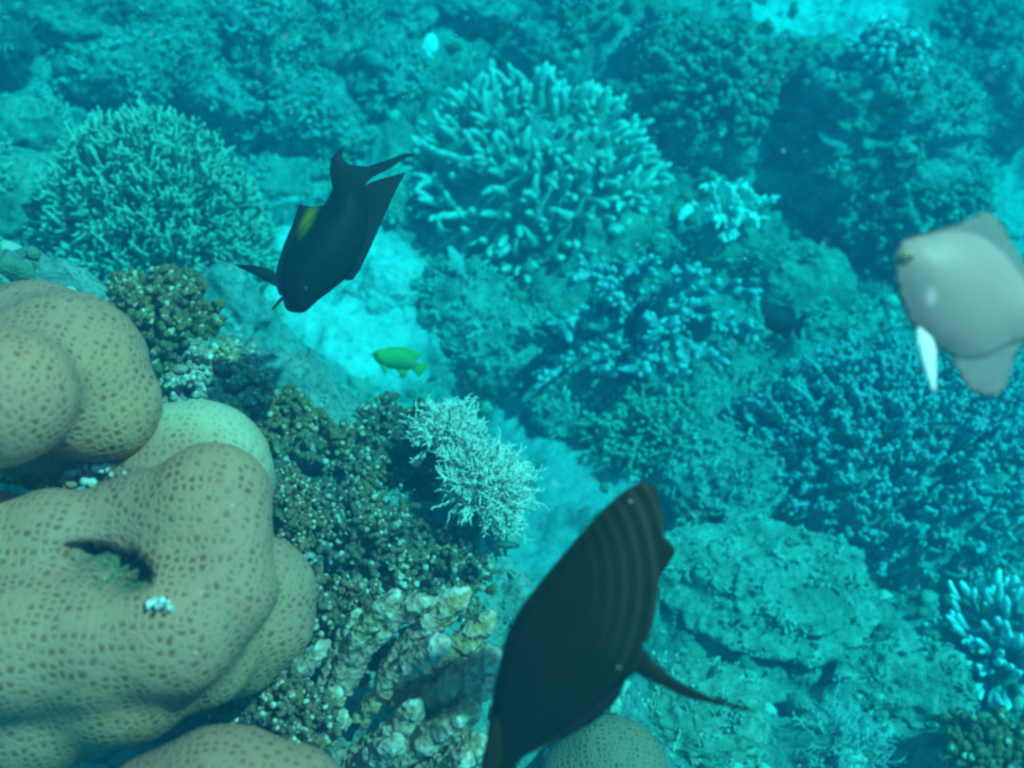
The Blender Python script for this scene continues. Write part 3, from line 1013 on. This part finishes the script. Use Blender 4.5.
# white crust and brown sponge in the gaps of the near ledge
def crust(px, py, d, w, h, n, label, mat, seed, name, cat):
    rng = np.random.default_rng(seed)
    d = d or surf_depth(px, py)
    mb = MB()
    c = at(px, py, d)
    for k in range(n):
        a, q = rng.uniform(0, 6.28), math.sqrt(rng.random())
        p = at(px + w * q * math.cos(a), py + h * q * math.sin(a), d + rng.uniform(-0.01, 0.02))
        mb.blob(p, rng.uniform(1.8, 5) * float(np.clip(w / 20, 0.7, 1)) * d / F * rng.uniform(0.7, 1.4, 3), 2, 0.08, rng, rng.random())
    return tag(mb.build(name, M[mat], None, c), label, cat)


crust(100, 474, None, 34, 9, 90, 'chalky white crust in the gap under the upper massive coral', 'crust', 61, 'coral_crust', 'crust')
crust(40, 482, None, 40, 6, 60, 'rusty brown sponge lining the gap below the upper massive coral', 'near_brown', 63, 'sponge', 'sponge')
crust(160, 604, None, 17, 6, 60, 'small white crust at the tip of the eye shaped hollow', 'crust', 62, 'coral_crust', 'crust')
crust(262, 392, None, 7, 13, 40, 'upright brown sponge stub on the ledge above the pale lobe', 'near_brown', 64, 'sponge', 'sponge')


# ------------------------------------------------------------------ fish
def inflate(poly, thick, step, prof=0.5, maxd=None, flat=0.0):
    """Closed solid from a 2-D outline, full in the middle and thin at the rim."""
    P = np.asarray(poly, float)
    pts = []
    n = len(P)
    for i in range(n):
        a, b = P[i], P[(i + 1) % n]
        k = max(1, int(np.linalg.norm(b - a) / step))
        for j in range(k):
            pts.append(a + (b - a) * j / k)
    nb = len(pts)
    B = np.array(pts)
    lo, hi = B.min(0), B.max(0)

    def dist(q):
        a, b = B, np.roll(B, -1, 0)
        ab = b - a
        t = np.clip(((q[:, None] - a) * ab).sum(2) / ((ab * ab).sum(1) + 1e-12), 0, 1)
        return np.sqrt((((a + t[..., None] * ab) - q[:, None]) ** 2).sum(2)).min(1)
    gx, gy = np.meshgrid(np.arange(lo[0], hi[0], step), np.arange(lo[1], hi[1], step))
    G = np.stack([gx.ravel(), gy.ravel()], 1)
    ins = np.zeros(len(G), bool)
    a, b = B, np.roll(B, -1, 0)
    for (p, q) in zip(a, b):
        c = ((p[1] > G[:, 1]) != (q[1] > G[:, 1])) & (G[:, 0] < (q[0] - p[0]) * (G[:, 1] - p[1]) / (q[1] - p[1] + 1e-15) + p[0])
        ins ^= c
    G = G[ins]
    if len(G):
        G = G[dist(G) > step * 0.45]
    V = np.concatenate([B, G])
    r = delaunay_2d_cdt([Vector(x) for x in V.tolist()], [], [list(range(nb))], 1, 1e-9)
    V2 = np.array([x[:] for x in r[0]])
    d = dist(V2)
    m = maxd or d.max()
    q = np.clip(d / m, 0, 1)
    z = thick * np.power(np.clip(1 - (1 - q) ** 2, 0, 1), prof) + flat * np.clip(d / (step * 0.5), 0, 1)
    k = len(V2)
    nb_ = [set() for _ in range(k)]
    for t in r[2]:
        for i in t:
            nb_[i].update(t)
    rim = d < 1e-7
    for _ in range(8 if thick > 5 * flat else 0):      # ease the ridge along the middle
        z2 = np.array([z[list(q_)].mean() if q_ else zz_ for q_, zz_ in zip(nb_, z)])
        z = np.where(rim, z, z2)
    verts = [(x, y, zz) for (x, y), zz in zip(V2, z)] + [(x, y, -zz) for (x, y), zz in zip(V2, z)]
    faces = []
    for t in r[2]:
        t = list(t)
        if sum(d[i] < 1e-7 for i in t) == len(t):
            ctr = V2[t].mean(0)
            if dist(ctr[None])[0] < 1e-7:
                continue
        faces.append(t)
        faces.append([i + k for i in reversed(t)])
    return np.array(verts), faces, k


def smooth_poly(P, it=2):
    P = np.asarray(P, float)
    for _ in range(it):                                # Chaikin corner cutting
        Q = np.roll(P, -1, 0)
        P = np.stack([0.75 * P + 0.25 * Q, 0.25 * P + 0.75 * Q], 1).reshape(-1, 2)
    return P


class Fish:
    def __init__(s, name, cx, cy, d, label, cat='fish', yaw=0, pitch=0, group=None, dx=0):
        s.c, s.d = (cx, cy), d
        s.root = thing(name, at(cx + dx, cy, d), label, cat, group)
        s.root.rotation_euler = (cam.rotation_euler.to_matrix() @ Matrix.Rotation(R_(yaw), 3, 'Y') @ Matrix.Rotation(R_(pitch), 3, 'X')).to_euler()

    def loc(s, p):
        p = np.asarray(p, float)
        return np.stack([(p[:, 0] - s.c[0]), -(p[:, 1] - s.c[1])], 1) * s.d / F

    def part(s, name, poly, mat, thick, step_px=3.0, z=0.0, it=2, prof=0.5, flat=0.0, fold=None, label=None):
        P = smooth_poly(s.loc(poly), it) if it else s.loc(poly)
        v, f, k = inflate(P, thick * s.d / F, step_px * s.d / F, prof, None, flat * s.d / F)
        v[:, 2] += z * s.d / F
        if fold:                                       # swing a fin out of the body's plane about a hinge point
            (hx, hy), ang, axis = fold
            h = s.loc([(hx, hy)])[0]
            Rm = Matrix.Rotation(R_(ang), 3, Vector((axis[0], -axis[1], 0)).normalized())
            o = np.array([h[0], h[1], z * s.d / F])
            v = (v - o) @ np.array(Rm).T + o
        me = bpy.data.meshes.new(name)
        me.from_pydata(v.tolist(), [], f)
        me.polygons.foreach_set('use_smooth', [True] * len(me.polygons))
        me.materials.append(mat)
        bm = bmesh.new()
        bm.from_mesh(me)
        bmesh.ops.remove_doubles(bm, verts=bm.verts, dist=1e-6)
        bmesh.ops.recalc_face_normals(bm, faces=bm.faces)
        bm.to_mesh(me)
        bm.free()
        o = bpy.data.objects.new(name, me)
        if label:
            o['label'] = label
        link(o, s.root)
        if name == 'body':
            s.body = o
            bpy.context.view_layer.update()
        return o

    def eye(s, px, py, z, r_px, white=(0.5, 0.5, 0.45)):
        q = s.loc([(px, py)])[0]
        ok, hp, _, _ = s.body.ray_cast(Vector((q[0], q[1], 1.0)), Vector((0, 0, -1)))
        if ok:
            z = hp.z * F / s.d
        for sg in (1, -1):
            c = np.array([*s.loc([(px, py)])[0], sg * z * s.d / F])
            v, f = ico(3)
            r = r_px * s.d / F
            me = bpy.data.meshes.new('eye')
            me.from_pydata((v * np.array([r, r, r * 0.55]) + c).tolist(), [], f)
            me.polygons.foreach_set('use_smooth', [True] * len(me.polygons))
            me.materials.append(plain('eye_iris', white, 0.2))
            e = link(bpy.data.objects.new('eye', me), s.root)
            mp = bpy.data.meshes.new('pupil')
            mp.from_pydata((v * np.array([r * .55, r * .55, r * .3]) + c + np.array([0, 0, sg * r * 0.35])).tolist(), [], f)
            mp.polygons.foreach_set('use_smooth', [True] * len(mp.polygons))
            mp.materials.append(plain('eye_pupil', (0.005, 0.005, 0.006), 0.1))
            link(bpy.data.objects.new('pupil', mp), e)


_pl = {}


def plain(name, c, rough=0.5):
    if name not in _pl or _pl[name][1] != c:
        m, t, b = new_mat(name)
        b.inputs['Base Color'].default_value = (*c, 1)
        b.inputs['Roughness'].default_value = rough
        b.inputs['Specular IOR Level'].default_value = 0.4
        _pl[name] = (m, c)
    return _pl[name][0]


def fish_mat(name, c0, c1, dirn=(1, 0, 0), span=0.05, mottle=0.25, spots=(), rough=0.6, rays=None):
    """Fish skin: c0 to c1 across the body, scale mottling, coloured `spots` (centre, radii, colour), fin `rays` (direction, pitch)."""
    m, t, b = new_mat(name)
    co = objco(t)
    dp = N(t, 'ShaderNodeVectorMath', operation='DOT_PRODUCT')
    t.links.new(co, dp.inputs[0])
    dp.inputs[1].default_value = tuple(x / span for x in dirn)
    mr = N(t, 'ShaderNodeMapRange')
    mr.inputs[1].default_value, mr.inputs[2].default_value = -1, 1
    t.links.new(dp.outputs['Value'], mr.inputs[0])
    c = mix(t, mr.outputs[0], c0, c1)
    n = tex_noise(t, co, 140, 3, 0.6)
    c = mix(t, mottle, c, mix(t, n, tuple(x * 0.4 for x in c0), tuple(min(1, x * 1.7) for x in c1)))
    for (ctr, rad, ang, cc, *ring) in spots:
        mp = N(t, 'ShaderNodeMapping')
        mp.vector_type = 'TEXTURE'
        mp.inputs['Location'].default_value = ctr
        mp.inputs['Rotation'].default_value = (0, 0, ang)
        mp.inputs['Scale'].default_value = rad
        t.links.new(co, mp.inputs[0])
        ln = N(t, 'ShaderNodeVectorMath', operation='LENGTH')
        t.links.new(mp.outputs[0], ln.inputs[0])
        c = mix(t, ramp(t, ln.outputs['Value'], [(0.88, (0, 0, 0)), (0.96, (0.5, 0.5, 0.5)), (1.04, (0, 0, 0))] if ring else [(0.25, (1, 1, 1)), (1.0, (0, 0, 0))]), c, cc)
    if rays:
        dn, pitch, cc, amt, dist_ = rays[:5]
        mp = N(t, 'ShaderNodeMapping')
        wv = N(t, 'ShaderNodeTexWave', Scale=0.314 / pitch, Distortion=dist_)
        if isinstance(dn, tuple):                      # bands curved round a point
            mp.inputs['Location'].default_value = tuple(-x for x in dn)
            wv.wave_type = 'RINGS'
            wv.rings_direction = 'Z'
        else:
            mp.inputs['Rotation'].default_value = (0, 0, dn)
            wv.bands_direction = 'X'
        t.links.new(co, mp.inputs[0])
        wv.inputs['Detail'].default_value = 1.0
        wv.inputs['Detail Scale'].default_value = 0.4
        t.links.new(mp.outputs[0], wv.inputs[0])
        fac = ramp(t, wv.outputs['Fac'], [(0.4, (0, 0, 0)), (0.95, (amt, amt, amt))])
        if len(rays) > 5:                              # the bands show on one side of the fish only
            a_, b2 = Vector(rays[5][0]), Vector(rays[5][1])
            ax = (b2 - a_) / (b2 - a_).length_squared
            dq = N(t, 'ShaderNodeVectorMath', operation='DOT_PRODUCT')
            t.links.new(co, dq.inputs[0])
            dq.inputs[1].default_value = ax
            mq = N(t, 'ShaderNodeMapRange')
            mq.inputs[1].default_value, mq.inputs[2].default_value = a_.dot(ax), b2.dot(ax)
            t.links.new(dq.outputs['Value'], mq.inputs[0])
            fac = mix(t, mq.outputs[0], (0, 0, 0), fac)
        c = mix(t, fac, c, cc)
        bump(t, b, n, 0.08, 0.002, bump(t, b, wv.outputs['Fac'], 0.05, 0.002))
    else:
        bump(t, b, tex_vor(t, co, 420), 0.05, 0.001)
    t.links.new(c, b.inputs['Base Color'])
    b.inputs['Roughness'].default_value = rough
    b.inputs['Specular IOR Level'].default_value = 0.12
    return m


def lp(fish, x, y):
    q = fish.loc([(x, y)])[0]
    return (float(q[0]), float(q[1]), 0.0)


# dark surgeonfish, head down, over the bright sand slope
fs = Fish('surgeonfish', 325, 245, 0.86, 'dark surgeonfish diving head down with a yellow streak by its tail', 'fish', 8, -6)
pxm = fs.d / F
dk = (0.005, 0.007, 0.009)
ms = fish_mat('surgeonfish_skin', dk, (0.009, 0.012, 0.014), (0, 1, 0), 0.08, 0.3,
              [(lp(fs, 308, 222), (8 * pxm, 25 * pxm, 30 * pxm), R_(-24), (0.22, 0.16, 0.004))])
mfin = fish_mat('surgeonfish_fin', (0.004, 0.006, 0.008), (0.007, 0.010, 0.011), (0, 1, 0), 0.08, 0.2, rays=(R_(30), 0.0044, (0.02, 0.026, 0.03), 0.25, 1.5))
fs.part('body', [(287, 312), (297, 314), (306, 314), (316, 303), (333, 290), (350, 275), (362, 250), (370, 222), (368, 200), (360, 183), (345, 176), (333, 185),
                 (325, 204), (308, 218), (293, 240), (284, 262), (281, 285), (284, 300)], ms, 19, 3, prof=0.9)
fs.part('dorsal_fin', [(345, 281), (353, 280), (360, 269), (371, 245), (381, 221), (392, 195), (406, 167), (405, 168), (386, 174), (371, 179), (360, 186), (352, 210), (345, 250)], mfin, 1.5, 2.5, 0, 0)
fs.part('anal_fin', [(281, 297), (277, 286), (278, 268), (284, 247), (293, 224), (300, 203), (301, 204), (311, 206), (324, 204), (330, 215), (312, 240), (300, 270), (292, 295)], ms, 1.5, 2.5, 0, 0)
fs.part('tail_fin', [(362, 186), (371, 175), (392, 163), (404, 154), (417, 150), (413, 148), (405, 148), (386, 156), (367, 163), (350, 162), (342, 156), (342, 148), (345, 142), (338, 147),
                     (331, 156), (329, 167), (331, 180), (334, 195), (345, 200)], mfin, 2.0, 2, 0, 0)
fs.part('pectoral_fin', [(281, 280), (273, 271), (257, 268), (237, 267), (239, 269), (256, 277), (275, 288), (281, 290)], mfin, 1.2, 2.5, 6, 1)
fs.part('pelvic_fin', [(284, 297), (279, 303), (273, 312), (275, 312), (282, 305), (287, 300)], mfin, 1.0, 2, 3, 1)
fs.eye(306, 292, 11.5, 3.2, (0.03, 0.035, 0.035))

# striped sailfin tang, closest fish
ft = Fish('sailfin_tang', 570, 660, 0.48, 'big dark striped tang with a tall sail fin, nearest fish', 'fish', -6, 4)
pxm = ft.d / F
mt_ = fish_mat('tang_skin', (0.004, 0.004, 0.004), (0.017, 0.0145, 0.003), (0.0, 1.0, 0), 0.10, 0.3, rays=((lp(ft, 470, 585)), 0.0068, (0.055, 0.042, 0.028), 0.8, 2.2, (lp(ft, 575, 570), lp(ft, 655, 550))))
mtf = fish_mat('tang_sail', (0.008, 0.006, 0.004), (0.034, 0.026, 0.005), (0.3, 0.95, 0), 0.11, 0.25, rays=((lp(ft, 470, 585)), 0.0080, (0.10, 0.075, 0.045), 0.8, 0.8, (lp(ft, 600, 560), lp(ft, 650, 540))))
mtt = fish_mat('tang_tail', (0.008, 0.006, 0.005), (0.02, 0.014, 0.006), (1, 0, 0), 0.1, 0.3)
ft.part('body', [(640, 488), (650, 487), (655, 498), (657, 530), (653, 575), (648, 610), (642, 640), (645, 655), (636, 672), (620, 681), (604, 699), (570, 728), (530, 752), (508, 780), (492, 812), (478, 840),
                 (464, 838), (468, 808), (482, 770), (493, 715), (503, 668), (514, 628), (537, 594), (568, 556), (604, 514), (626, 494)], mt_, 17, 5, prof=1.25)
ft.part('dorsal_fin', [(484, 757), (488, 717), (498, 668), (508, 628), (532, 592), (564, 552), (600, 510), (624, 488), (640, 479), (650, 480), (657, 490), (661, 512), (663, 540), (659, 575),
                       (655, 608), (650, 630), (645, 645), (625, 610), (600, 570), (560, 620), (520, 700)], mt_, 2.0, 5, 0, 2)
ft.part('anal_fin', [(630, 668), (622, 690), (615, 702), (596, 722), (568, 738), (528, 757), (508, 775), (530, 735), (580, 700)], mtt, 2, 5, 0, 1)
ft.part('tail_fin', [(640, 645), (644, 647), (657, 664), (684, 683), (716, 696), (756, 705), (752, 707), (716, 701), (684, 696), (660, 683), (638, 673), (628, 668)], mtt, 5, 4, 0, 1)
ft.part('pelvic_fin', [(655, 530), (668, 538), (675, 548), (669, 560), (661, 572), (652, 575)], mtt, 2, 4, -4, 1)
ft.part('pectoral_fin', [(500, 712), (505, 745), (500, 775), (486, 790), (480, 778), (485, 745), (493, 715)], mtf, 1.2, 4, 22, 1)
ft.eye(492, 792, 13, 7, (0.06, 0.04, 0.02))

# pale fish leaving the frame on the right
fp = Fish('damselfish', 965, 300, 0.43, 'plump pale grey fish with a white belly fin, at the right edge', 'fish', 12, 5, None, -5)
pxm = fp.d / F
mp_ = fish_mat('pale_fish_skin', (0.50, 0.24, 0.22), (0.29, 0.28, 0.24), (0, 1, 0), 0.05, 0.12,
               [(lp(fp, 923, 297), (7 * pxm, 13 * pxm, 60 * pxm), R_(10), (0.85, 0.5, 0.5)), (lp(fp, 899, 280), (24 * pxm, 36 * pxm, 90 * pxm), R_(8), (0.30, 0.16, 0.15), 'ring'), (lp(fp, 890, 274), (7 * pxm, 1.6 * pxm, 60 * pxm), R_(-20), (0.16, 0.09, 0.08))], 0.4)
mpf = fish_mat('pale_fish_fin', (0.33, 0.22, 0.2), (0.24, 0.25, 0.22), (0, 1, 0), 0.05, 0.1, rays=(R_(-70), 0.0030, (0.5, 0.46, 0.42), 0.1, 0.3))
mpw = fish_mat('pale_fish_belly_fin', (0.9, 0.85, 0.8), (0.9, 0.85, 0.8), (0, 1, 0), 0.05, 0.05, rays=(R_(-20), 0.0026, (0.7, 0.65, 0.6), 0.4, 0.3))
fp.part('body', [(889, 268), (892, 252), (899, 242), (915, 238), (940, 232), (975, 230), (1010, 246), (1040, 280), (1064, 300), (1085, 306), (1085, 328), (1060, 334), (1024, 345), (990, 362),
                 (962, 360), (935, 345), (911, 328), (899, 303), (891, 282)], mp_, 21, 5, prof=0.75)
fp.part('dorsal_fin', [(905, 242), (944, 229), (961, 225), (978, 216), (991, 211), (1006, 222), (1022, 246), (1045, 272), (1060, 300), (1020, 280), (960, 250)], mpf, 2, 4, 0, 1)
fp.part('anal_fin', [(955, 352), (964, 368), (978, 388), (992, 395), (1018, 398), (1026, 380), (1030, 356), (1045, 335), (1000, 335)], mpf, 2, 4, 0, 1)
fp.part('tail_fin', [(1075, 306), (1100, 296), (1135, 275), (1128, 316), (1135, 356), (1100, 336), (1075, 328)], mpf, 2, 5, 0, 1)
fp.part('pelvic_fin', [(912, 326), (920, 330), (934, 342), (936, 365), (938, 396), (928, 379), (917, 354)], mpw, 2.0, 1.6, 9, 1, label='bright white belly fin')
mpf_t = mpf.node_tree
_tr = N(mpf_t, 'ShaderNodeBsdfTransparent')
_mx = N(mpf_t, 'ShaderNodeMixShader')
_mx.inputs[0].default_value = 0.3
mpf_t.links.new(mpf_t.nodes['Principled BSDF'].outputs[0], _mx.inputs[1])
mpf_t.links.new(_tr.outputs[0], _mx.inputs[2])
mpf_t.links.new(_mx.outputs[0], mpf_t.nodes['Material Output'].inputs['Surface'])
fp.eye(901, 259, 14, 6.3, (0.4, 0.28, 0.14))

# green damselfish
fg = Fish('damselfish', 398, 360, 1.35, 'small lime green damselfish over the sand slope', 'fish', 5, -5)
mg = fish_mat('green_fish_skin', (0.06, 0.19, 0.08), (0.13, 0.33, 0.07), (-0.3, 1, 0), 0.012, 0.15)
mgf = fish_mat('green_fish_fin', (0.10, 0.26, 0.05), (0.14, 0.32, 0.05), (0, 1, 0), 0.012, 0.15)
fg.part('body', [(371.7, 354.5), (374, 351.4), (379, 349), (391, 348.5), (402, 349.5), (411, 354), (417, 361), (418, 367), (413, 369), (404, 370.5), (393, 369), (386, 367.5), (380, 365.5), (375, 360)], mg, 5, 1.2)
fg.part('dorsal_fin', [(378, 350), (391, 346.8), (402, 346.5), (410, 348.5), (423.5, 353.6), (417, 359.5), (412, 360), (395, 354)], mgf, 0.7, 1.2, 0, 1)
fg.part('tail_fin', [(413, 361), (417, 362.5), (422, 363.6), (432, 363), (425, 370), (419, 378), (416, 374.5), (412, 369)], mgf, 0.7, 1.2, 0, 1)
fg.part('anal_fin', [(395, 367), (399, 373), (403, 377.3), (407, 375), (409, 368.5), (405, 366)], mgf, 0.6, 1.2, 0, 1)
fg.part('pelvic_fin', [(380, 364), (382.6, 371), (386, 376), (387, 368), (386, 365)], mgf, 0.6, 1.2, 1.5, 1)
fg.eye(377.5, 354.5, 3.2, 1.3, (0.1, 0.15, 0.05))


def small_fish(cx, cy, d, L, ang, label, c0, c1, name='damselfish', hgt=0.42):
    f = Fish(name, cx, cy, d, label, 'fish', 8, 0)
    ca, sa = math.cos(R_(ang)), math.sin(R_(ang))

    def tr(P):
        return [(cx + L * (x * ca - y * sa), cy + L * (x * sa + y * ca)) for x, y in P]
    h = hgt
    m = fish_mat(name + '_skin', c0, c1, (0, 1, 0), 0.01, 0.15)
    f.part('body', tr([(-.5, .02), (-.42, -.3 * h), (-.2, -.5 * h), (.05, -.46 * h), (.28, -.2 * h), (.36, 0), (.28, .2 * h), (.05, .46 * h), (-.2, .5 * h), (-.42, .28 * h)]), m, L * 0.09, L / 16)
    f.part('tail_fin', tr([(.3, -.1 * h), (.42, -.42 * h), (.56, -.62 * h), (.47, 0), (.56, .62 * h), (.42, .42 * h), (.3, .1 * h)]), m, L * 0.012, L / 16, 0, 1)
    f.part('dorsal_fin', tr([(-.25, -.44 * h), (-.05, -.68 * h), (.18, -.62 * h), (.3, -.35 * h), (.2, -.2 * h), (0, -.35 * h)]), m, L * 0.012, L / 16, 0, 1)
    f.part('anal_fin', tr([(-.02, .42 * h), (.1, .66 * h), (.26, .5 * h), (.26, .2 * h), (.1, .3 * h)]), m, L * 0.012, L / 16, 0, 1)
    return f


small_fish(783, 322, 1.4, 42, 14, 'little black fish in front of the pitted rock', (0.008, 0.012, 0.02), (0.02, 0.025, 0.035), hgt=0.62)
small_fish(677, 258, 1.95, 20, -60, 'tiny black and white fish beside the smooth low boulder', (0.02, 0.03, 0.04), (0.05, 0.06, 0.07), hgt=0.6)
small_fish(687, 211, 1.95, 26, -48, 'tiny pale slender fish left of the bleached branches', (0.7, 0.72, 0.68), (0.8, 0.8, 0.76), 'wrasse', 0.32)
small_fish(430, 45, 2.3, 26, 100, 'tiny white fish above the finger coral', (0.8, 0.82, 0.8), (0.85, 0.86, 0.85), 'damselfish', 0.5)
small_fish(458, 263, 1.85, 40, 62, 'slender grey fish hanging in front of the finger coral', (0.28, 0.34, 0.34), (0.4, 0.46, 0.45), 'wrasse', 0.26)


# ------------------------------------------------------------------ the water itself: one even volume round everything
def haze():
    x0, x1, y0, y1, z0, z1 = -14, 14, -11, 16, -2.2, CAM_Z + 0.12
    v = [(x, y, z) for z in (z0, z1) for y in (y0, y1) for x in (x0, x1)]
    f = [(0, 2, 3, 1), (4, 5, 7, 6), (0, 1, 5, 4), (2, 6, 7, 3), (0, 4, 6, 2), (1, 3, 7, 5)]
    m = bpy.data.materials.new('sea_water_volume')
    m.use_nodes = True
    t = m.node_tree
    t.nodes.remove(t.nodes['Principled BSDF'])
    p = t.nodes.new('ShaderNodeVolumePrincipled')
    RHO = 1.5
    scat = (0.004, 0.063, 0.106)             # scattering per metre, red green blue
    absb = (1.5, 0.060, 0.028)              # absorption per metre
    colr = [s / RHO for s in scat]
    ab = [max(0.0, 1 - a / (RHO * (1 - c))) ** 2 for a, c in zip(absb, colr)]
    p.inputs['Color'].default_value = (*colr, 1)
    p.inputs['Absorption Color'].default_value = (*ab, 1)
    p.inputs['Density'].default_value = RHO
    p.inputs['Anisotropy'].default_value = 0.0
    t.links.new(p.outputs[0], t.nodes['Material Output'].inputs['Volume'])
    o = mesh_obj('haze', v, f, m, None, None, False, (0, 0, 0))
    o['kind'] = 'stuff'
    o['label'] = 'blue green sea water filling the whole scene'




def specks():
    rng = np.random.default_rng(99)
    mb = MB()
    for k in range(150):
        p = at(rng.uniform(0, W), rng.uniform(0, H), rng.uniform(0.35, 1.2))
        mb.blob(p, rng.uniform(0.0002, 0.0006), 1, 0.2, rng, 1.0)
    o = mb.build('drifting_specks', M['dead'], None, (0, 0, 0))
    tag(o, 'tiny pale specks drifting in the water', 'specks', None, 'stuff')


specks()
haze()
